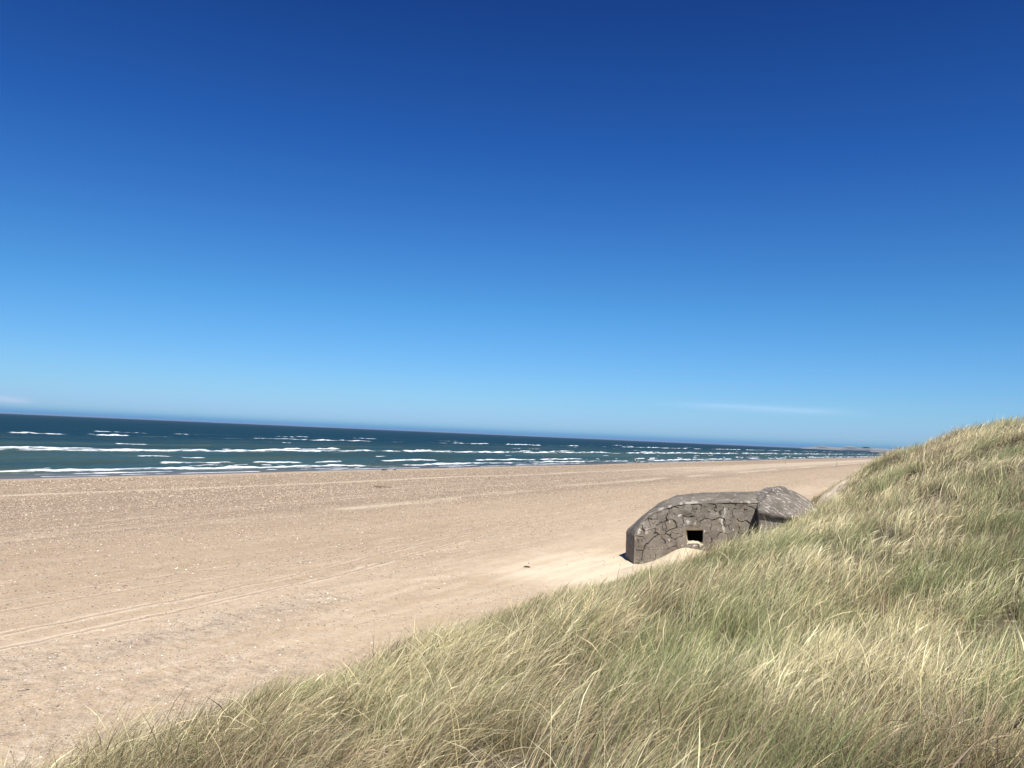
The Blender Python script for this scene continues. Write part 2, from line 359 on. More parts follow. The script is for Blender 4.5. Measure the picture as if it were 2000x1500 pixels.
# ------------------------------------------------------------------ sea
su = np.concatenate([np.geomspace(8000, 90, 60)[:-1] * -1, np.arange(-90, 20, 1.5), np.arange(20, 140, .3), np.arange(140, 420, .75), np.arange(420, 1500, 3.0), np.geomspace(1500, 22000, 120)])
sv = np.concatenate([np.arange(103, 136, .3), np.arange(136, 215, .55), np.arange(215, 380, 1.0), np.arange(380, 900, 4), np.geomspace(900, 22000, 80)])
SU, SV = np.meshgrid(su, sv, indexing='ij')
SZ = .10 * (fbm(SU / 9, SV / 4.5, 51, 3) - .5) * 2 * sstep(106, 118, SV) + .30 * (fbm(SU / 26, SV / 11, 57, 3) - .5) * 2 * sstep(112, 150, SV)
SZ *= sstep(4000, 900, SV)
FO = np.zeros_like(SZ); TR = np.zeros_like(SZ)
def breaker(v0, amp, width, cover, seed, wig, ulen, foamw, lace):
    global SZ, FO, TR
    vc = v0 + wig * (fbm(SU / (ulen * 1.6), 0 * SU, seed, 3) - .5) * 2 + wig * .18 * (noise(SU / 5, 0 * SU, seed + 1) - .5) * 2
    pr = fbm(SU / ulen, 0 * SU + .7, seed + 2, 4, .6)
    p = sstep(cover, cover + .07, pr)
    hgt = amp * (.35 + .65 * p) * (.35 + 1.5 * fbm(SU / 5, 0 * SU, seed + 3, 3) ** 1.5)
    d = SV - vc
    prof = np.where(d < 0, np.exp(-(d / (width * .55)) ** 2), np.exp(-(d / (width * 1.5)) ** 2))
    SZ = SZ + hgt * prof
    rag = (fbm(SU / 3.2, SV / 1.6, seed + 6, 3) - .5) * 2
    f = p * (.62 + .38 * sstep(.3, .6, fbm(SU / 7, SV / 3, seed + 5, 3))) * sstep(-foamw * (1.0 + .6 * rag), -foamw * .35, d) * sstep(width * .75 * (1 + rag * .8), width * .1, d)
    FO = np.maximum(FO, f)
    # old foam left in the water behind and in front of the break
    pl = sstep(cover - .10, cover + .10, fbm(SU / (ulen * 1.3) + .1, 0 * SU + .7, seed + 2, 3, .6))
    FO = np.maximum(FO, .62 * lace * pl * np.exp(-((d + foamw * .6) / (foamw * 2.6)) ** 2) * sstep(.30, .70, fbm(SU / 7, SV / 1.8, seed + 9, 4)))
    TR = np.maximum(TR, (1 - p) * prof * sstep(.45, .65, fbm(SU / 15, 0 * SU, seed + 11, 3)))
breaker(109.0, .07, .5, .46, 101, 1.2, 16, .5, .5)
breaker(112.6, .12, .7, .50, 111, 1.6, 14, .6, .5)
breaker(118.5, .36, 1.2, .33, 122, 2.6, 34, 1.2, .9)
breaker(124.0, .22, 1.0, .58, 127, 3.0, 16, .8, .6)
breaker(133.0, .36, 1.2, .53, 133, 3.5, 18, 1.1, .5)
breaker(158, .26, 1.6, .66, 144, 6, 16, 1.0, .2)
breaker(190, .55, 2.0, .34, 155, 4.5, 46, 2.0, 1.0)
breaker(202, .46, 1.8, .50, 166, 6, 26, 1.6, .8)
breaker(238, .32, 2.2, .66, 172, 9, 16, 1.4, .2)
breaker(285, .36, 2.4, .66, 177, 9, 20, 1.6, .2)
breaker(345, .62, 3.2, .40, 188, 10, 50, 2.8, .9)
breaker(435, .50, 5.0, .60, 199, 18, 50, 4.0, .6)
def sea_material():
    M = Mat('sea_water')
    o = M.coord(); o2 = M.coord((.45, 1, 1)); o3 = M.coord((.3, 1, 1))
    sepp = M.n('ShaderNodeSeparateXYZ'); M.l(o, sepp.inputs[0]); v = sepp.outputs[1]
    n1 = M.noise(o2, .9, 6, .62); n2 = M.noise(o3, .12, 5, .6); n3 = M.noise(o3, .02, 4, .55)
    deep = M.mix(M.rng(n1, .3, .7), (.0015, .024, .044), (.005, .042, .064))
    shal = M.mix(M.rng(n1, .3, .7), (.024, .072, .086), (.050, .106, .110))
    c = M.mix(M.rng(v, 130, 380), shal, deep)
    stn = M.noise(M.coord((.22, 1, 1)), .7, 6, .7)
    c = M.mix(M.rng(stn, .50, .66, 0, .5), c, (.035, .095, .155))  # light blue streaks: sky reflections painted into the water colour
    c = M.mix(M.rng(stn, .46, .34, 0, .5), c, (.004, .03, .036))
    c = M.mix(M.math('MULTIPLY', M.rng(n2, .46, .66), M.rng(v, 420, 130)), c, (.060, .078, .045))
    c = M.mix(M.rng(v, 121, 108, 0, .85), c, (.15, .155, .165))
    c = M.mix(M.math('MULTIPLY', M.attr('green'), .6), c, (.085, .11, .06))
    c = M.mix(M.rng(n3, .4, .62, 0, .45), c, (.004, .032, .05))
    # foam on the breakers, broken up by lace; small white horses further out
    lace = M.noise(M.coord((.25, 1, 1)), 1.3, 7, .78, .4)
    fo = M.rng(M.math('ADD', M.attr('foam'), M.math('MULTIPLY', M.math('SUBTRACT', lace, .5), 1.7)), .36, .92)
    fo = M.math('MULTIPLY', fo, M.math('GREATER_THAN', M.attr('foam'), .03))
    wc = M.noise(M.coord((.28, 1, 1)), .16, 5, .62, .2); wcb = M.noise(o3, .035, 3, .5)
    wh = M.math('MULTIPLY', M.rng(M.math('ADD', wc, M.math('MULTIPLY', wcb, .35)), .90, .94), M.rng(v, 122, 160))
    fo = M.math('MAXIMUM', fo, M.math('MULTIPLY', wh, .9))
    nb = M.bump(M.math('ADD', M.math('MULTIPLY', n1, .45), M.math('MULTIPLY', n2, 1.6)), 1.0, 1.0)
    wat = M.princ(c, .30, nb, .0)
    gl = M.n('ShaderNodeBsdfGlossy'); gl.inputs['Roughness'].default_value = .32; gl.inputs['Color'].default_value = (.85, .9, 1, 1); M.l(nb, gl.inputs['Normal'])
    mx = M.n('ShaderNodeMixShader'); mx.inputs[0].default_value = .075; M.l(wat, mx.inputs[1]); M.l(gl.outputs[0], mx.inputs[2])
    fm = M.princ(M.mix(M.noise(o, 3, 5, .7), (.70, .74, .76), (.88, .90, .90)), .8, M.bump(lace, .8, .5), .2)
    mf = M.n('ShaderNodeMixShader'); M.l(fo, mf.inputs[0]); M.l(mx.outputs[0], mf.inputs[1]); M.l(fm, mf.inputs[2])
    return M.done(mf.outputs[0])
place_uv(tag(mesh_obj('sea', np.stack([SU, SV, SZ], -1).reshape(-1, 3), grid_faces(*SU.shape), sea_material(),
    attrs={'foam': FO, 'green': TR}), 'choppy blue green sea with lines of white breakers', 'sea', kind='structure'))

# far coast curving out to sea along the horizon
def coast():
    k = 160; t = np.linspace(0, 1, k)
    x = 1500 + 6000 * t - 0; px = np.interp(t, [0, .35, 1], [.485, .44, .355]); y = np.interp(t, [0, .35, 1], [6000, 7500, 12500])
    X = px * y; Yy = y
    rows = []; cols = []
    for j, (off, hh) in enumerate(((0, 0), (60, 4), (120, 7), (200, 1.0), (420, 1.25), (900, .9), (1600, .2))):
        z = hh if j < 2 else (5 if j == 2 else 0) + hh * (2 + 6.5 * fbm(t * 6, 0 * t + 2.3, 61, 2)) * sstep(1.0, .8, t) * sstep(0, .06, t)
        rows.append(np.stack([X + off * .4, Yy + off, z + 0 * t], -1))
    V = np.stack(rows, 1).reshape(-1, 3)
    M = Mat('far_coast'); g = M.n('ShaderNodeNewGeometry'); s_ = M.n('ShaderNodeSeparateXYZ'); M.l(g.outputs['Position'], s_.inputs[0])
    n = M.noise(M.coord((.01, .01, .1)), 1, 4)
    c = M.mix(M.rng(M.math('ADD', s_.outputs[2], M.math('MULTIPLY', n, 4)), 5, 7), (.50, .44, .38), (.24, .27, .28))  # sand and heath, paled so that haze is painted into their colour
    o = mesh_obj('headland', V, grid_faces(k, 7), M.done(M.princ(c, .95)))
    tag(o, 'distant low coast fading blue on the horizon', 'coast', kind='structure')
coast()
#@@OBJECTS

# ------------------------------------------------------------------ bunker
def concrete(name, streak=0.0, pale=1.0):
    M = Mat(name)
    vec = M.coord(); n = M.noise(vec, .7, 6, .65); n2 = M.noise(vec, 5, 6, .7); f = M.noise(vec, 26, 4, .75)
    c = M.mix(M.rng(n, .35, .65), (.135 * pale, .118 * pale, .096 * pale), (.225 * pale, .200 * pale, .166 * pale))
    c = M.mix(M.rng(n2, .45, .72, 0, .6), c, (.225 * pale, .20 * pale, .165 * pale))
    c = M.mix(M.rng(f, .3, .6, .5, 0), c, (.045, .038, .03))
    # ochre lichen, white droppings and lime
    c = M.mix(M.math('MULTIPLY', M.rng(M.noise(vec, 1.6, 5, .7), .56, .68), .38), c, (.27, .21, .12))
    sp = M.noise(vec, 3.2, 6, .72, .4)
    c = M.mix(M.rng(sp, .615, .66, 0, .8), c, (.62, .60, .56))
    if streak:
        m2 = M.n('ShaderNodeMapping'); m2.inputs['Scale'].default_value = (.8, 1.0, 6.0); M.l(M.coord((1, 1, 1), rot=(0, R(-38), 0)), m2.inputs[0])
        st = M.noise(m2.outputs[0], 1.5, 6, .75)
        c = M.mix(M.math('MULTIPLY', M.rng(st, .55, .61), streak), c, (.50, .45, .41))
        c = M.mix(M.math('MULTIPLY', M.rng(st, .42, .36), streak), c, (.085, .07, .062))
    h = M.math('ADD', M.math('MULTIPLY', n2, .05), M.math('MULTIPLY', f, .02))
    cr = M.attr('crack')
    c = M.mix(M.math('MULTIPLY', cr, .72), c, (.045, .038, .032))
    c = M.mix(M.math('MULTIPLY', M.attr('lime'), .75), c, (.52, .49, .44))
    return M.done(M.princ(c, .93, M.bump(h, .8, 1.0), .2))
CM = concrete('weathered_concrete'); CW = concrete('streaked_concrete', 1.0, 1.05); CL = concrete('pale_concrete', 0, 1.5)
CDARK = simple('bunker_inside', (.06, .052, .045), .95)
WA = R(6); DD = np.array([math.cos(WA), math.sin(WA)]); NN = np.array([math.sin(WA), -math.cos(WA)])   # along the wall, out of the wall
A0 = np.array([8.0, 50.9])
def W2(s, o): return A0[0] + DD[0] * s + NN[0] * o, A0[1] + DD[1] * s + NN[1] * o
HW = [(-.05, 2.66), (.2, 3.08), (.44, 3.45), (.82, 3.84), (1.3, 4.10), (1.81, 4.28), (2.6, 4.52), (3.66, 4.69), (5.1, 4.76), (7.3, 4.80), (9, 4.82)]
HB = [(-.05, 2.56), (.3, 2.92), (.7, 3.33), (1.05, 3.62), (1.8, 4.22), (2.3, 4.55), (2.9, 4.80), (3.8, 5.00), (5.9, 5.17), (8.95, 5.30), (12, 5.3)]
def htop(s): return np.interp(s, [a for a, b in HW], [b for a, b in HW])
def hback(s): return np.interp(s, [a for a, b in HB], [b for a, b in HB])
bunker = empty('bunker', (8.0, 50.9, 0.6))
tag(bunker, 'grey concrete bunker with cracked surface and small square opening, half buried at the dune foot', 'bunker')
def bpart(o):
    o.parent = bunker; o.matrix_parent_inverse = Matrix.Translation(bunker.location).inverted(); return o
# moulded plates on the face: every cell is a slab tilted a little differently, so that its edges stand proud and cast shade
prs = np.random.RandomState(11)
cells = []
for i in range(-1, 13):
    for j in range(-1, 9):
        cells.append(((i + .5 * (j % 2)) * .80 + prs.uniform(-.30, .30), j * .66 + prs.uniform(-.26, .26)))
cells = np.array(cells); tilt = prs.uniform(-1, 1, (len(cells), 2)); lift = prs.uniform(0, 1, len(cells)); openk = prs.rand(len(cells), 64)
def plates(s, z):
    s2 = s + .22 * (fbm(s / .5, z / .5, 71, 3) - .5) * 2; z2 = z + .22 * (fbm(s / .5, z / .5, 75, 3) - .5) * 2
    sh_ = s.shape; q = np.stack([s2.ravel(), z2.ravel()], -1)
    h = np.zeros(len(q)); cr = np.zeros(len(q))
    for a in range(0, len(q), 20000):
        b = q[a:a + 20000]; d = np.sqrt(((b[:, None] - cells[None]) ** 2).sum(-1)); o_ = np.argsort(d, 1)[:, :2]
        i0 = o_[:, 0]; i1 = o_[:, 1]; r = np.arange(len(b)); e = d[r, i1] - d[r, i0]
        rel = b - cells[i0]
        h[a:a + 20000] = .055 * (tilt[i0, 0] * rel[:, 0] + tilt[i0, 1] * rel[:, 1]) / .5 + .02 * lift[i0]
        pair = np.abs(np.sin((i0 + i1) * 12.9898 + np.minimum(i0, i1) * 78.233)); is_open = (pair > .30)
        wd = (.016 + .05 * (pair > .62)) * (.5 + 1.1 * fbm(b[:, 0] / .4, b[:, 1] / .4, 78, 2))
        cr[a:a + 20000] = np.where(is_open, sstep(wd, wd * .35, e), 0)
    return h.reshape(sh_), cr.reshape(sh_)
OP = [(3.13, 2.94), (4.26, 2.97), (4.29, 2.12), (3.30, 2.16)]          # opening: top left, top right, bottom right, bottom left
s_ax = np.arange(-.05, 7.95, .022); k = 170
S2 = np.repeat(s_ax[:, None], k, 1); T2 = np.repeat(np.linspace(0, 1, k)[None], len(s_ax), 0)
Z2 = .1 + (htop(S2) - .1) * T2
hh, cc = plates(S2, Z2)
edge_f = sstep(0, .04, 1 - T2) * sstep(-.05, .12, S2)
odist = np.maximum(np.abs(S2 - 3.72) - .62, np.abs(Z2 - 2.55) - .48)
damp = edge_f * sstep(0, .22, odist)
cc = cc * sstep(.38, .50, fbm(S2 / .5, Z2 / .5, 83, 3))
g1 = np.abs(fbm(S2 / .7, Z2 / .6, 301, 3) - .5); cc = np.maximum(cc, sstep(.010, .003, g1) * sstep(.52, .62, fbm(S2 / .45, Z2 / .45, 305, 2)))
g2 = np.abs(fbm(S2 / .45, Z2 / .5, 311, 3) - .47); cc = np.maximum(cc, .9 * sstep(.009, .003, g2) * sstep(.55, .62, fbm(S2 / .35, Z2 / .35, 315, 2)))
cc = cc * edge_f * damp
O2 = hh * damp - .07 * cc + .03 * (fbm(S2 / .35, Z2 / .35, 81, 3) - .5) * damp + .10 * (fbm(S2 / 2.5, Z2 / 2, 85, 3) - .5) * edge_f * damp
O2 -= .06 * sstep(.96, 1.0, T2)
lime = sstep(.55, .64, fbm(S2 / .25, Z2 / .2, 88, 3)) * (np.exp(-((S2 - .35) / .5) ** 2) * np.exp(-((Z2 - 2.75) / .2) ** 2) * 1.6 + .25 * sstep(.22, 0, (1 - T2)))
lime += np.exp(-((S2 - 5.55 - .08 * np.sin(Z2 * 5)) / .06) ** 2) * sstep(2.6, 3.0, Z2) * sstep(.40, .55, fbm(S2 / .2, Z2 / .4, 90, 2)) * 1.1
lime += np.exp(-(((S2 - 3.25) / .16) ** 2 + ((Z2 - 3.45) / .16) ** 2)) * sstep(.4, .55, fbm(S2 / .1, Z2 / .1, 93, 3)) * 1.4
mid_s = (S2[:-1, :-1] + S2[1:, 1:]) / 2; mid_z = (Z2[:-1, :-1] + Z2[1:, 1:]) / 2
fr = np.clip((2.94 - mid_z) / .78, 0, 1)
keep = ~((mid_z < 2.94 + .027 * (mid_s - 3.13)) & (mid_z > 2.16 - .04 * (mid_s - 3.3)) & (mid_s > 3.13 + .17 * fr) & (mid_s < 4.275))
Xw, Yw = W2(S2, O2)
bpart(mesh_obj('front_wall', np.stack([Xw, Yw, Z2], -1).reshape(-1, 3), grid_faces(*S2.shape, keep=keep), CM, smooth=False,
               attrs={'crack': np.clip(cc, 0, 1), 'lime': np.clip(lime, 0, 1)}))
# roof: leaves the wall head in a broad sloping shoulder, runs back nearly level and drops at the rear
t_ax = np.concatenate([[-.07, -.06, -.02, 0.02], np.arange(.1, 6.0, .1), [6.02, 6.05, 6.1, 6.3, 6.6]])
a_ax = np.linspace(0, 1, 110)
AA, TT = np.meshgrid(a_ax, t_ax, indexing='ij')
sm_ = -.08 + .75 * np.maximum(TT - 2.0, 0); SR = sm_ + (9.6 - sm_) * AA
fq_ = sstep(-.15, 2.0, TT) ** .8
ZR = htop(SR) * (1 - fq_) + hback(SR - .55 * np.maximum(TT - 2.0, 0)) * fq_ - .05 * np.maximum(TT - 2, 0) - 1.4 * sstep(5.5, 6.1, TT) - 3 * sstep(6.05, 6.6, TT)
ZR += .08 * (fbm(SR / .9, TT / .7, 91, 4) - .5) * 2 + .05 * (fbm(SR / .16, TT / .16, 96, 3) - .5) + .05 * (fbm(SR / .22, TT / 1.2, 92, 3) - .5) * sstep(3.2, 1.5, SR)
ZR = np.where(TT <= -.065, ZR - .13, ZR); ZR = np.where((AA < .001) & (TT > 2.05), ZR - 2.6, ZR); ZR = np.where(AA < .001, ZR - .15, ZR)
Xr, Yr = W2(SR, -TT + .02 * (fbm(SR / .3, 0 * SR, 94, 2) - .5))
roof = bpart(mesh_obj('roof', np.stack([Xr, Yr, ZR], -1).reshape(-1, 3), grid_faces(*SR.shape), CM,
    attrs={'crack': 0 * SR, 'lime': sstep(.60, .68, fbm(SR / .22, TT / .22, 95, 3)) * sstep(.9, .1, TT) * .7}))
# side wall at the free end
tw = np.arange(0, 2.15, .05); zw = np.linspace(0, 1, 50); TW, ZW = np.meshgrid(tw, zw, indexing='ij')
zt = 2.62 - .06 * TW
Xs, Ys = W2(-.05 + .03 * (fbm(TW * 3, ZW * 7, 5, 3) - .5), -TW)
bpart(mesh_obj('side_wall', np.stack([Xs, Ys, -.3 + (zt + .3) * ZW], -1).reshape(-1, 3), grid_faces(*TW.shape)[:, ::-1], CM, attrs={'crack': 0 * TW, 'lime': .5 * sstep(.93, .97, ZW) * (fbm(TW * 4, ZW * 4, 6, 2) > .5)}))
# embrasure: four reveals narrowing inwards, dark chamber behind, a sill heaped with blown sand
def P3(s, o, z): x, y = W2(s, o); return (x, y, z)
inn = [(3.50, 2.80), (4.75, 2.82), (4.75, 2.10), (3.62, 2.12)]
Vf = [P3(a - .03 if i in (0, 3) else a + .03, .0, b + (.03 if i < 2 else -.03)) for i, (a, b) in enumerate(OP)] + [P3(a, -.8, b) for a, b in inn]
CR = simple('sunlit_reveal_concrete', (.66, .57, .40), .9, .35, 5)  # concrete in a cream tone that paints sunlight on the reveals
emb = bpart(mesh_obj('embrasure', Vf, [(0, 4, 7, 3), (1, 2, 6, 5), (0, 1, 5, 4)], CR, smooth=False)); 
bx_ = [(2.6, 3.4), (6.2, 3.4), (6.2, 1.5), (2.6, 1.5)]
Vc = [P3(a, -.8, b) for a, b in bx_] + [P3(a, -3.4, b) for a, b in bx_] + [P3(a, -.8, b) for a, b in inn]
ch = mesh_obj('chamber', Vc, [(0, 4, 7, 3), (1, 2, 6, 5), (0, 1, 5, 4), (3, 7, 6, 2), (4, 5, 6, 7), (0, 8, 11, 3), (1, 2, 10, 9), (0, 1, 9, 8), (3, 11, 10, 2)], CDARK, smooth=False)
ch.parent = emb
sx = np.linspace(3.27, 4.31, 40); sy = np.linspace(.035, -.8, 16); SX, SY = np.meshgrid(sx, sy, indexing='ij')
SZz = np.interp(SX, [3.27, 3.35, 3.7, 4.0, 4.15, 4.31], [2.12, 2.21, 2.24, 2.22, 2.15, 2.13]) + .07 * (fbm(SX * 6, SY * 6, 6, 2) - .5) - .13 * sstep(.0, .035, SY) - .06 * sstep(-.1, -.5, SY)
sxx, syy = W2(SX, SY)
bpart(mesh_obj('sill', np.stack([sxx, syy, SZz], -1).reshape(-1, 3), grid_faces(*SX.shape)[:, ::-1], simple('sill_sand', (.50, .42, .30), .95, .4, 9)))
# wing at the dune side: a rounded, sloping hood of concrete over a low straight wall
_wb = [(7.28, 1.2, 4.42), (8.07, 2.0, 4.27), (9.0, 2.6, 4.22), (10.3, 2.5, 4.2), (11.5, 1.2, 4.3), (12.2, -1.2, 4.45), (11.4, -3.2, 4.6), (9.6, -3.4, 5.0), (8.5, -2.2, 5.25), (7.95, -.6, 4.95), (7.78, .0, 4.78)]
WB = np.array([(*W2(a, b), c) for a, b, c in _wb])
cen = np.array([*W2(9.62, -1.0), 5.76])
nb_ = 160; tt = np.linspace(0, len(WB), nb_, endpoint=False); B = np.zeros((nb_, 3))
for i, t_ in enumerate(tt):
    a = int(t_); f_ = t_ - a; p0, p1, p2, p3 = (WB[(a + q) % len(WB)] for q in (-1, 0, 1, 2))
    cat = .5 * ((2 * p1) + (-p0 + p2) * f_ + (2 * p0 - 5 * p1 + 4 * p2 - p3) * f_ ** 2 + (-p0 + 3 * p1 - 3 * p2 + p3) * f_ ** 3)
    B[i] = .6 * (p1 * (1 - f_) + p2 * f_) + .4 * cat
rr = np.concatenate([np.linspace(0.001, 1, 46), [1.0, .985, .94]])
ring = []
for j, r_ in enumerate(rr):
    p = cen[:2] + (B[:, :2] - cen[:2]) * r_
    z = cen[2] + (B[:, 2] - cen[2]) * r_ ** 1.6
    n_ = fbm(p[:, 0] / .8, p[:, 1] / .8, 97, 4) - .5
    stq = fbm((p[:, 0] * .9 + p[:, 1] * .45) / .16, (p[:, 1] * .9 - p[:, 0] * .45) / 1.1, 99, 3) - .5
    z = z + .14 * n_ + .16 * stq * sstep(0, .3, r_)
    if j == 46: z = B[:, 2] - .16 + .05 * n_
    if j == 47: z = B[:, 2] - .30 + .05 * n_
    if j == 48: z = B[:, 2] - .33
    ring.append(np.stack([p[:, 0], p[:, 1], z], -1))
Vw = np.concatenate(ring); nf = []
for j in range(len(rr) - 1):
    i = np.arange(nb_); i2 = (i + 1) % nb_
    nf.append(np.stack([j * nb_ + i, (j + 1) * nb_ + i, (j + 1) * nb_ + i2, j * nb_ + i2], -1))
hood = bpart(mesh_obj('entrance_hood', Vw, np.concatenate(nf), CW, attrs={'crack': np.zeros(len(Vw)), 'lime': np.zeros(len(Vw))}))
Wl = []; 
for zz_ in (0.3, 1): 
    for i in range(nb_):
        p = cen[:2] + (B[i, :2] - cen[:2]) * .945; Wl.append((p[0], p[1], .5 if zz_ < .5 else B[i, 2] - .25))
i = np.arange(nb_); i2 = (i + 1) % nb_
bpart(mesh_obj('entrance_wall', np.array(Wl), np.stack([i, i2, nb_ + i2, nb_ + i], -1), CL, attrs={'crack': np.zeros(2 * nb_), 'lime': np.zeros(2 * nb_)}))

# ------------------------------------------------------------------ stones on the near beach
def rocks(name, label, r, u, v, sz, pal, pr):
    n = len(u); z = np.maximum(_bz(u, v), ground(u, v) * (v < 20.5) - 9 * (v >= 20.5))
    base = np.array([(1, 0, 0), (.5, .87, 0), (-.5, .87, 0), (-1, 0, 0), (-.5, -.87, 0), (.5, -.87, 0), (0, 0, .75), (.5, .3, .6), (-.45, .35, .62), (0, -.5, .6)])
    fc = np.array([(0, 1, 7), (1, 8, 7), (1, 2, 8), (2, 3, 8), (3, 9, 8), (3, 4, 9), (4, 5, 9), (5, 0, 9), (0, 7, 9), (7, 6, 9), (7, 8, 6), (8, 9, 6)])
    a = r.rand(n) * 6.283; el = .55 + .45 * r.rand(n)
    V = base[None] * (1 + .35 * (r.rand(n, 10, 3) - .5)); V = V * np.stack([sz, sz * el, sz * .8], -1)[:, None]
    cx = V[..., 0] * np.cos(a)[:, None] - V[..., 1] * np.sin(a)[:, None]; cy = V[..., 0] * np.sin(a)[:, None] + V[..., 1] * np.cos(a)[:, None]
    V = np.stack([cx + u[:, None], cy + v[:, None], V[..., 2] + z[:, None] - .002], -1).reshape(-1, 3)
    Fc = (fc[None] + (np.arange(n) * 10)[:, None, None]).reshape(-1, 3)
    c = pal[r.choice(8, n, p=pr)] * (.8 + .4 * r.rand(n, 1)); c = np.repeat(np.concatenate([c, np.ones((n, 1))], 1), 10, 0)
    M = Mat('pebble'); o = mesh_obj(name, V, Fc, M.done(M.princ(M.attr('tint', True), .75)), smooth=False, cols=c)
    place_uv(tag(o, label, 'pebbles', kind='stuff'))
def stones():
    r = np.random.RandomState(5); n = 80000
    u = 4 + 60 * r.rand(n) ** 1.25; v = 16.5 + 34 * r.rand(n) ** 1.1
    x, y = uv2xy(u, v)
    d = .10 + .75 * np.exp(-((v - 24.2) / 2.0) ** 2) * sstep(32, 24, u) * fbm(u / 5, v / 1.3, 15, 3) * 1.3 + .35 * sstep(26, 15, u) * sstep(29, 20, v) + .18 * sstep(.45, .62, fbm(u / 7, v / 1.2, 19, 4))
    d *= (1 - .85 * sstep(34, 39, u) * sstep(29, 24, v))
    clump = sstep(.42, .66, fbm(u / .9, v / .5, 23, 3))
    ok = (r.rand(n) < 1.7 * d * (.25 + 1.2 * clump)) & (np.abs(x) < y * .78 + 3) & (v > 16.2)
    u, v = u[ok], v[ok]; n = len(u)
    sz = (.012 + .024 * r.rand(n) ** 2.4 + .014 * (r.rand(n) < .04)) * (1 + sstep(20, 50, np.hypot(*uv2xy(u, v))) * .7)
    pal = np.array([(.13, .11, .09), (.22, .18, .15), (.30, .25, .21), (.36, .27, .19), (.16, .13, .12), (.62, .58, .50), (.75, .70, .60), (.25, .16, .11)])
    rocks('pebbles', 'small dark and pale pebbles scattered over the near beach sand', r, u, v, sz, pal, [.20, .19, .14, .13, .17, .05, .03, .09])
def shingle_stones():
    r = np.random.RandomState(6); n = 420000
    u = 12 * (330 / 12) ** r.rand(n); v = r.uniform(28, 92, n); x, y = uv2xy(u, v); d = np.hypot(x, y)
    i = np.clip(np.searchsorted(bu, u) - 1, 0, len(bu) - 1); j = np.clip(np.searchsorted(bv, v) - 1, 0, len(bv) - 1)
    q = np.clip(sh[i, j], 0, 1) * (1 - .8 * np.clip(drift[i, j], 0, 1))
    cl = sstep(.35, .62, fbm(u / 2.2, v / 1.2, 423, 3))
    ok = (r.rand(n) < (.07 + .85 * q) * (.35 + .9 * cl)) & (np.abs(x) < y * .72 + 3)
    u, v, d = u[ok], v[ok], d[ok]; n = len(u)
    sz = (.017 + .030 * r.rand(n) ** 2) * np.clip(d / 50, .6, 2.0)
    pal = np.array([(.11, .09, .065), (.19, .155, .11), (.29, .23, .165), (.38, .30, .21), (.48, .40, .29), (.56, .47, .34), (.64, .54, .40), (.24, .15, .09)])
    rocks('shingle', 'pale and grey shingle strewn in a broad band along the upper beach', r, u, v, sz, pal, [.17, .19, .16, .12, .13, .09, .05, .09])
def _bz(u, v):
    i = np.clip(np.searchsorted(bu, u) - 1, 0, len(bu) - 2); j = np.clip(np.searchsorted(bv, v) - 1, 0, len(bv) - 2)
    a = (u - bu[i]) / (bu[i + 1] - bu[i]); b = (v - bv[j]) / (bv[j + 1] - bv[j])
    return (BZ[i, j] * (1 - a) + BZ[i + 1, j] * a) * (1 - b) + (BZ[i, j + 1] * (1 - a) + BZ[i + 1, j + 1] * a) * b
def surf(x, y):
    u, v = xy2uv(x, y); return float(max(_bz(u, v), ground(u, v) if v < 20.8 else -9))
stones()
shingle_stones()

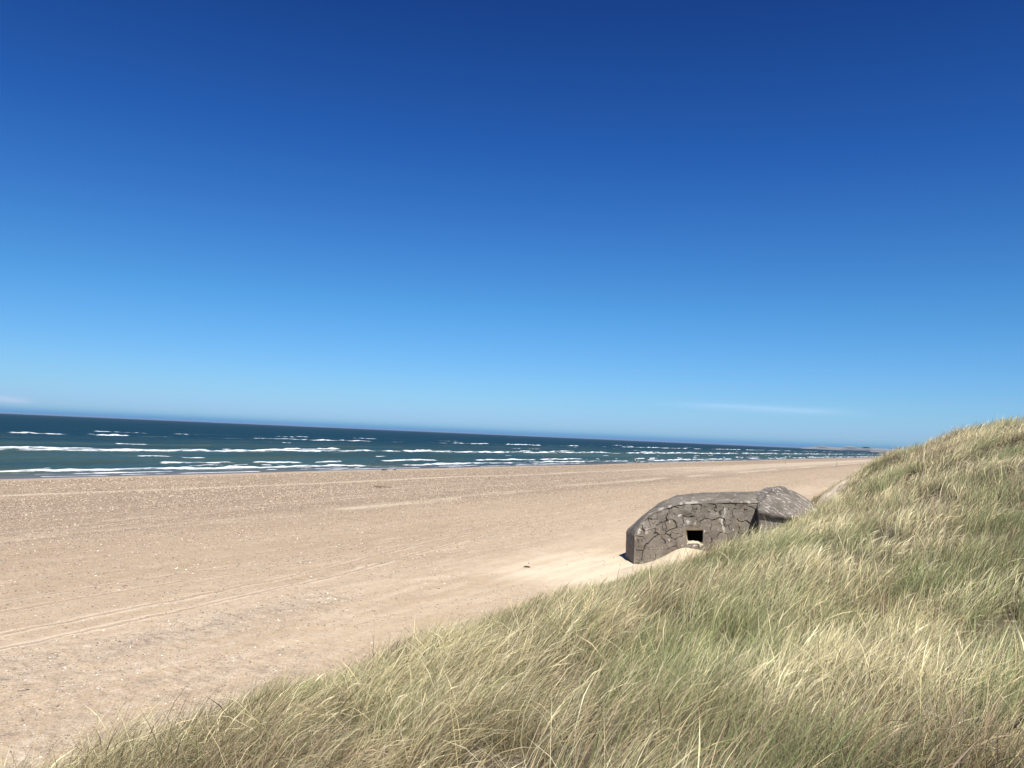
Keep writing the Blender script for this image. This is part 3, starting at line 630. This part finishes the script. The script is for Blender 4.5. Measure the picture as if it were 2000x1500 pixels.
# ------------------------------------------------------------------ marram grass
def grass():
    r = np.random.RandomState(17)
    # tufts, denser near the eye
    n = 180000
    Y = 4.5 * (112 / 4.5) ** r.rand(n); vv = r.uniform(-11, 17.8, n)
    yy = Y; u = (yy - vv * NV[1]) / DU[1]; x, y = uv2xy(u, vv)
    dist = np.hypot(x, y)
    #  sampling density of (log Y, v) is ~ 1/Y per metre: weight to the wished density
    dens0 = n / (math.log(112 / 4.5) * 28.8) / Y * DU[1]
    want = 30 * (12 / np.maximum(dist, 12)) ** .95
    clump = fbm(u / .85, vv / .7, 27, 3); hol = fbm(u / 2.6, vv / 2.2, 29, 3)
    want = want * .95 * sstep(.38, .60, clump) * (1 - bare_mask(u, vv)) * 1.25
    ok = (r.rand(n) < want / dens0) & (u > -8) & (u < 112) & (np.abs(x) < y * .80 + 4) & (dist > 4.2)
    u, vv, x, y, dist, clump, hol = (q[ok] for q in (u, vv, x, y, dist, clump, hol))
    nt_ = len(u)
    nb = np.clip((22 * (12 / np.maximum(dist, 12)) ** .12 * r.uniform(.6, 1.4, nt_)), 8, 34).astype(int)
    T = np.repeat(np.arange(nt_), nb); m = len(T)
    print('tufts', nt_, 'blades', m)
    du_ = dist[T]
    spread = .12 * (1 + du_ / 70) * r.uniform(.6, 1.5, nt_)[T]
    ou = r.normal(0, 1, m); ov = r.normal(0, 1, m)
    bu_ = u[T] + ou * spread; bv_ = vv[T] + ov * spread
    oxr = ou * DU[0] + ov * NV[0]; oyr = ou * DU[1] + ov * NV[1]      # outward direction inside the tussock
    bz_ = ground(bu_, bv_) - .02
    # kinds: long arching straw, green leaf, short dead litter
    tg = np.clip((fbm(u / 3.5, vv / 2.2, 33, 3) - .5) * 3.4 + .36 + r.normal(0, .20, nt_) + .35 * sstep(12, 15.5, vv) * 0 - .0, .03, .92)
    # the green hollow near the eye on the right and greener tufts at the seaward rim
    tg = tg + .75 * np.exp(-(((u - 21) / 3.2) ** 2 + ((vv + .3) / 2.0) ** 2)) + .30 * sstep(8, 12, vv) * sstep(62, 48, u)
    tg = tg - .25 * sstep(40, 60, u) * sstep(6, 2, vv)
    green = r.rand(m) < tg[T] * .86
    short = r.rand(m) < .24
    L = r.uniform(.52, 1.05, m) * (.80 + .45 * hol[T]) ; L = np.where(short, L * r.uniform(.35, .6, m), L)
    L *= (.72 + .5 * clump[T]) * (1 - (.20 + .14 * sstep(26, 34, u[T])) * sstep(8, 11.5, vv[T]))
    waz = R(8) + (fbm(bu_ / 5, bv_ / 5, 37, 2) - .5) * 1.0 + r.normal(0, .38, m) + r.normal(0, .22, nt_)[T]
    strag = r.rand(m) < .13; waz = np.where(strag, r.uniform(0, 6.28, m), waz); waz = np.where(short, waz + r.normal(0, 1.1, m), waz)
    t0 = np.abs(r.normal(R(18), R(13), m)); t1 = t0 + np.clip(r.normal(R(56), R(20), m), R(8), R(100)) * np.where(green, .75, 1) * (.75 + .5 * fbm(u / 6, vv / 5, 39, 2))[T]
    t0 = np.where(short, t0 + r.uniform(0, .9, m), t0)
    fan = r.uniform(.06, .30, nt_)[T] * np.where(short, 1.6, 1)
    K = 5
    wd = (.0028 + .0062 * r.rand(m) ** 2.2) * np.clip(du_ / 9, .62, 99) ** .56
    head = (r.rand(m) < .12) & ~green & ~short
    roll_ = r.uniform(-1.3, 1.3, m)
    pts = np.zeros((m, K, 3)); sid = np.zeros((m, K, 3))
    pos = np.stack([bu_ * DU[0] + bv_ * NV[0], bu_ * DU[1] + bv_ * NV[1], bz_], -1)
    ca, sa = np.cos(waz), np.sin(waz)
    for kk in range(K):
        q = kk / (K - 1); th = t0 + (t1 - t0) * q ** 1.25
        tan = np.stack([np.sin(th) * ca + oxr * fan * (1 - .6 * q), np.sin(th) * sa + oyr * fan * (1 - .6 * q), np.cos(th)], -1)
        tan /= np.linalg.norm(tan, axis=1, keepdims=True)
        pts[:, kk] = pos
        nrm = np.stack([np.cos(th) * ca, np.cos(th) * sa, -np.sin(th)], -1); bi = np.stack([-sa, ca, 0 * sa], -1)
        sid[:, kk] = bi * np.cos(roll_)[:, None] + nrm * np.sin(roll_)[:, None]
        pos = pos + tan * (L / (K - 1))[:, None]
    prof = np.array([.75, 1.0, .9, .6, 0.0]); profh = np.array([.55, .55, .7, 1.7, 0.0])
    wv = np.where(head[:, None], profh[None], prof[None]) * wd[:, None]
    a = pts - sid * wv[..., None] * .5; b = pts + sid * wv[..., None] * .5
    V = np.concatenate([a[:, :4].reshape(m, 4, 3), b[:, :4], pts[:, 4:5]], 1)     # 9 vertices per blade
    V = V.reshape(-1, 3)
    fq = np.array([(0, 4, 5, 1), (1, 5, 6, 2), (2, 6, 7, 3)]); base = (np.arange(m) * 9)
    Q = (fq[None] + base[:, None, None]).reshape(-1, 4); Tr = np.stack([base + 3, base + 7, base + 8], -1)
    # colours
    straw = np.array([(.78, .69, .40), (.84, .75, .48), (.62, .53, .27), (.58, .45, .26), (.48, .41, .24), (.30, .215, .135)])
    grn = np.array([(.11, .19, .060), (.17, .25, .09), (.24, .32, .12), (.36, .41, .18), (.085, .15, .060)])
    tone = fbm(u / 2.8, vv / 2.0, 43, 3)[T]
    si = np.clip((r.rand(m) * .80 + (.5 - tone) * 1.9 + .12) * 6, 0, 5).astype(int)
    cs = straw[si]; cg = grn[r.randint(0, 5, m)]
    ct = np.where(green[:, None], cg, cs); ct = np.minimum(ct, .92); ct = np.where((short & ~green)[:, None], cs * np.array([.56, .47, .40]), ct)
    ct = ct * (.46 + .78 * r.rand(m, 1) ** .9 + .30 * (r.rand(m, 1) < .18)) * (.80 + .34 * fbm(u / 1.6, vv / 1.3, 47, 3))[T][:, None]
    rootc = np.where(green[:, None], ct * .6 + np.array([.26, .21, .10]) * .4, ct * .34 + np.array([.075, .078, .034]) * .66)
    tipc = np.where(green[:, None], ct * .65 + np.array([.42, .37, .18]) * .35, ct)
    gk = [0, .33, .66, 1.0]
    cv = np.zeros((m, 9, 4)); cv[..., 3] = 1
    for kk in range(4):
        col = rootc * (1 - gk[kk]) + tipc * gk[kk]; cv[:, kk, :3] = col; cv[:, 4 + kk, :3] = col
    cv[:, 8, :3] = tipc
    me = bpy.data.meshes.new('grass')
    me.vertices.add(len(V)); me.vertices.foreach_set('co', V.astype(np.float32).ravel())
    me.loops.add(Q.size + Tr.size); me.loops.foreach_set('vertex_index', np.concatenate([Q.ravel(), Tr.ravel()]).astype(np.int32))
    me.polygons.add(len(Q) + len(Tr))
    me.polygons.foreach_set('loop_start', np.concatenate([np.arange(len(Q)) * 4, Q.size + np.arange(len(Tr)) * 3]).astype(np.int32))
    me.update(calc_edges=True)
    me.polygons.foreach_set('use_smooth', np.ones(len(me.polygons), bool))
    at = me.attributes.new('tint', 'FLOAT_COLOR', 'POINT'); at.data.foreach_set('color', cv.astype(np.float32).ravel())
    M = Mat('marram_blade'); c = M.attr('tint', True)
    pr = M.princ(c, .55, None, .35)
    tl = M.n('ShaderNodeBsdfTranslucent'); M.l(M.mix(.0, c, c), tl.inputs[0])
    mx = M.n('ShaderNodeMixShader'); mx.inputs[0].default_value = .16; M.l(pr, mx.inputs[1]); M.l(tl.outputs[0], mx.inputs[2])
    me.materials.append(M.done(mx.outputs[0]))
    o = bpy.data.objects.new('grass', me); COL.objects.link(o)
    tag(o, 'long straw coloured and green dune grass bent over by the wind', 'grass', kind='stuff')
grass()

# ------------------------------------------------------------------ skinned figures
def skin(name, verts, edges, radii, mat, parent, sub=2, root=0):
    me = bpy.data.meshes.new(name); me.from_pydata(verts, edges, []); o = bpy.data.objects.new(name, me); COL.objects.link(o)
    sk = o.modifiers.new('skin', 'SKIN'); sk.use_smooth_shade = True
    for i, q in enumerate(radii):
        q = q if isinstance(q, tuple) else (q, q); me.skin_vertices[0].data[i].radius = q
        me.skin_vertices[0].data[i].use_root = (i == root)
    ss = o.modifiers.new('sub', 'SUBSURF'); ss.levels = sub; ss.render_levels = sub
    me.materials.append(mat); o.parent = parent; return o
def person(loc, rz, shirt, shorts, hair, label, hgt=1.0, phase=1, sleeves=.55, loose=1.0):
    root = empty('person', loc, rz); root.scale = (hgt,) * 3
    tag(root, label, 'person', 'people walking along the water edge')
    s = phase
    V = [(0, 0, .95), (0, .01, 1.12), (0, .0, 1.32), (0, 0, 1.44), (0, .0, 1.52), (0, .02, 1.60), (0, .025, 1.70),
         (.10, 0, .90), (.11, .16 * s, .50), (.11, .10 * s - .05, .09), (.12, .22 * s - .05, .035),
         (-.10, 0, .90), (-.11, -.10 * s, .50), (-.11, -.34 * s, .13), (-.12, -.24 * s, .045),
         (.18, 0, 1.40), (.25, -.12 * s, 1.14), (.26, -.06 * s, .90), (.255, -.02 * s, .82),
         (-.18, 0, 1.40), (-.25, .12 * s, 1.14), (-.26, .22 * s, .92), (-.255, .27 * s, .84)]
    E = [(0, 1), (1, 2), (2, 3), (3, 4), (4, 5), (5, 6), (0, 7), (7, 8), (8, 9), (9, 10), (0, 11), (11, 12), (12, 13), (13, 14), (3, 15), (15, 16), (16, 17), (17, 18), (3, 19), (19, 20), (20, 21), (21, 22)]
    Rr = [(.15, .10), (.125, .09), (.15, .10), (.10, .07), .052, .085, .075, .085, .058, .040, .035, .085, .058, .040, .035, .055, .040, .032, .036, .055, .040, .032, .036]
    skn = simple('skin', (.40, .22, .15), .6, .05)
    skin('body', V, E, Rr, skn, root)
    l = loose
    skin('shirt', [(0, 0, 1.00), (0, .01, 1.14), (0, 0, 1.32), (0, 0, 1.44), (.18, 0, 1.41), (.18 + .06 * sleeves, -.08 * s, 1.41 - .22 * sleeves), (-.18, 0, 1.41), (-.18 - .06 * sleeves, .08 * s, 1.41 - .22 * sleeves)],
         [(0, 1), (1, 2), (2, 3), (3, 4), (4, 5), (3, 6), (6, 7)], [(.17 * l, .12 * l), (.15 * l, .115), (.168, .118), (.10, .085), .07, .062, .07, .062], shirt, root)
    skin('shorts', [(0, 0, 1.0), (0, 0, .92), (.10, .03 * s, .80), (.11, .11 * s, .62), (-.10, -.02 * s, .80), (-.11, -.07 * s, .62)],
         [(0, 1), (1, 2), (2, 3), (1, 4), (4, 5)], [(.158, .115), (.16, .12), .108, .095, .108, .095], shorts, root)
    skin('hair', [(0, -.02, 1.60), (0, -.015, 1.68), (0, .0, 1.745)], [(0, 1), (1, 2)], [.082, .098, .07], hair, root)
px_, py_ = 38.25, 248.8
blk = simple('black_cloth', (.018, .018, .022), .9); 
person((px_, py_, surf(px_, py_)), R(-60), simple('cream_cloth', (.66, .60, .48), .9), blk, simple('grey_hair', (.10, .075, .055), .8),
       'person in cream top and black shorts walking by the water, the left one', 1.02, 1)
person((px_ + .92, py_ + .4, surf(px_ + .92, py_ + .4)), R(-60), simple('turquoise_cloth', (.10, .46, .42), .9), blk, simple('dark_hair', (.02, .016, .013), .8),
       'person in loose turquoise shirt and black shorts walking by the water, the right one', .96, -1, .9, 1.15)

# ------------------------------------------------------------------ marker posts, driftwood, weed
def tube(P, rad, seg=10, mats=None):
    P = [np.array(p, float) for p in P]; V = []; F = []
    for i, p in enumerate(P):
        t = P[min(i + 1, len(P) - 1)] - P[max(i - 1, 0)]; t /= np.linalg.norm(t)
        a = np.cross(t, (0.3, .2, 1) if abs(t[2]) < .9 else (1, 0, 0)); a /= np.linalg.norm(a); b = np.cross(t, a)
        for j in range(seg):
            q = 2 * math.pi * j / seg; V.append(p + rad[i] * (a * math.cos(q) + b * math.sin(q)))
    for i in range(len(P) - 1):
        for j in range(seg): F.append((i * seg + j, i * seg + (j + 1) % seg, (i + 1) * seg + (j + 1) % seg, (i + 1) * seg + j))
    F.append(tuple(range(seg))[::-1]); F.append(tuple(len(P) * seg - seg + j for j in range(seg)))
    return V, F
def bev_box(cx, cy, cz, sx, sy, sz, b):
    import bmesh
    bm = bmesh.new(); bmesh.ops.create_cube(bm, size=1)
    bmesh.ops.scale(bm, vec=(sx, sy, sz), verts=bm.verts); bmesh.ops.translate(bm, vec=(cx, cy, cz), verts=bm.verts)
    bmesh.ops.bevel(bm, geom=bm.edges, offset=b, segments=2, affect='EDGES'); 
    V = [tuple(v.co) for v in bm.verts]; F = [[v.index for v in f.verts] for f in bm.faces]; bm.free(); return V, F
pm = simple('post_wood', (.24, .22, .20), .85)
def post(loc, h, box, label):
    root = empty('marker_post', loc); tag(root, label, 'post', 'slim posts standing on the far beach')
    V, F = tube([(0, 0, -.3), (0, 0, h * .5), (.01, 0, h)], [.07, .065, .055]); mesh_obj('pole', V, F, pm, root)
    if box:
        V, F = bev_box(0, -.02, h + .25, .62, .18, .72, .05); mesh_obj('sign_board', V, F, simple('board_green', (.22, .36, .33), .6), root)
        V, F = tube([(-.32, -.02, h + .66), (.32, -.02, h + .66)], [.04, .04]); mesh_obj('cap', V, F, pm, root)
    else:
        V, F = tube([(-.22, 0, h - .25), (.22, 0, h - .25)], [.03, .03]); mesh_obj('crossbar', V, F, pm, root)
post((120.0, 356.5, surf(120.0, 356.5)), 2.8, True, 'slim post with a small greenish board on top far along the beach')
post((139.5, 349.6, surf(139.5, 349.6)), 3.7, False, 'thin bare pole on the far beach just left of the dune edge')

def lumpy(name, x, y, L, W, H, rz, mat, seed, label, cat, group=None):
    r = np.random.RandomState(seed); nu_, nv_ = 28, 14
    a, b = np.meshgrid(np.linspace(0, 2 * math.pi, nu_, endpoint=False), np.linspace(0, math.pi / 2, nv_), indexing='ij')
    f = 1 + .55 * (fbm(a * 1.3 + seed, b * 2.5, seed, 3) - .5) * 2; f[:, :] = f * (1 - .25 * np.cos(3 * a + seed) * np.cos(b))
    V = np.stack([L * np.cos(a) * np.cos(b) * f, W * np.sin(a) * np.cos(b) * f, H * np.sin(b) * f - .01], -1).reshape(-1, 3)
    i = np.arange(nu_ * nv_).reshape(nu_, nv_); j = np.roll(i, -1, 0)
    F = np.stack([i[:, :-1], j[:, :-1], j[:, 1:], i[:, 1:]], -1).reshape(-1, 4)
    o = mesh_obj(name, V, F, mat); o.location = (x, y, surf(x, y) + .005); o.rotation_euler = (0, 0, rz); return tag(o, label, cat, group)
wm = simple('dried_weed', (.06, .045, .028), .9, .4, 30)
lumpy('seaweed_clump', 1.27, 47.43, .19, .09, .07, R(-10), wm, 3, 'brown clump of dried seaweed alone on pale sand left of the bunker', 'seaweed')
lumpy('seaweed_clump', -23.75, 157.4, .55, .3, .22, 0, wm, 4, 'dark weed heap at the water line, larger of the pair', 'seaweed', 'weed heaps at the water line')
lumpy('seaweed_clump', -21.9, 159.0, .35, .22, .16, 0, wm, 9, 'dark weed heap at the water line, smaller of the pair', 'seaweed', 'weed heaps at the water line')
lumpy('beach_stone', -12.74, 22.67, .055, .028, .022, R(30), simple('dark_stone', (.03, .027, .024), .7), 5, 'small black stone on pale sand near the left edge', 'stone')
def log(P, rad, name, label, cat, mat):
    V, F = tube(P, rad, 12); V = [v + .15 * rad[0] * (np.array([noise(v[0] * 9, v[1] * 9, 3), noise(v[2] * 9, v[0] * 9, 4), noise(v[1] * 9, v[2] * 9, 5)]) - .5) for v in V]
    return tag(mesh_obj(name, V, F, mat), label, cat)
dx, dy = -16.3, 107.2
zz = lambda x, y: surf(x, y)
log([(dx - 1.0, dy + .1, zz(dx - 1, dy) + .06), (dx - .3, dy, zz(dx, dy) + .08), (dx + .5, dy - .15, zz(dx, dy) + .07), (dx + 1.2, dy - .3, zz(dx + 1, dy) + .02)], [.07, .10, .09, .05], 'driftwood_log',
    'brown driftwood log half buried in the shingle between bunker and water', 'driftwood', simple('driftwood', (.15, .10, .07), .85, .3, 8))
# burnt branch in the grass at the right corner
def branch(x, y, label, pts_, rd):
    z = surf(x, y); P = [(x + a, y + b, z + c) for a, b, c in pts_]
    return log(P, rd, 'dead_branch', label, 'branch', simple('burnt_wood', (.018, .014, .014), .7, .3, 12))
b1 = branch(4.62, 7.75, 'blackened dead branch lying in the grass at the lower right corner', [(-.05, -.05, .25), (.07, .0, .33), (.20, .05, .42), (.30, .1, .47)], [.012, .016, .018, .02])
V, F = tube([Vector(v) for v in [(4.72, 7.72, b1.bound_box[1][2] - .03), (4.86, 7.8, b1.bound_box[1][2] - .12)]], [.008, .004], 8)
mesh_obj('twig', V, F, b1.data.materials[0], b1)

# ------------------------------------------------------------------ sea air
def haze():
    V, F = [], []
    x0_, x1_, y0_, y1_, z0_, z1_ = -30000, 30000, -12000, 30000, -4, 34
    V = [(a, b, c) for c in (z0_, z1_) for a, b in ((x0_, y0_), (x1_, y0_), (x1_, y1_), (x0_, y1_))]
    F = [(0, 3, 2, 1), (4, 5, 6, 7), (0, 1, 5, 4), (1, 2, 6, 5), (2, 3, 7, 6), (3, 0, 4, 7)]
    m_ = bpy.data.materials.new('sea_air'); m_.use_nodes = True; t = m_.node_tree; t.nodes.clear()
    o_ = t.nodes.new('ShaderNodeOutputMaterial'); p = t.nodes.new('ShaderNodeVolumePrincipled')
    p.inputs['Color'].default_value = (.93, .96, 1, 1); p.inputs['Density'].default_value = HAZE; p.inputs['Anisotropy'].default_value = .2
    t.links.new(p.outputs[0], o_.inputs['Volume'])
    o = mesh_obj('haze', V, F, m_, smooth=False); tag(o, 'thin pale sea air over beach and water', 'haze', kind='stuff')
HAZE = 0.000018
haze()
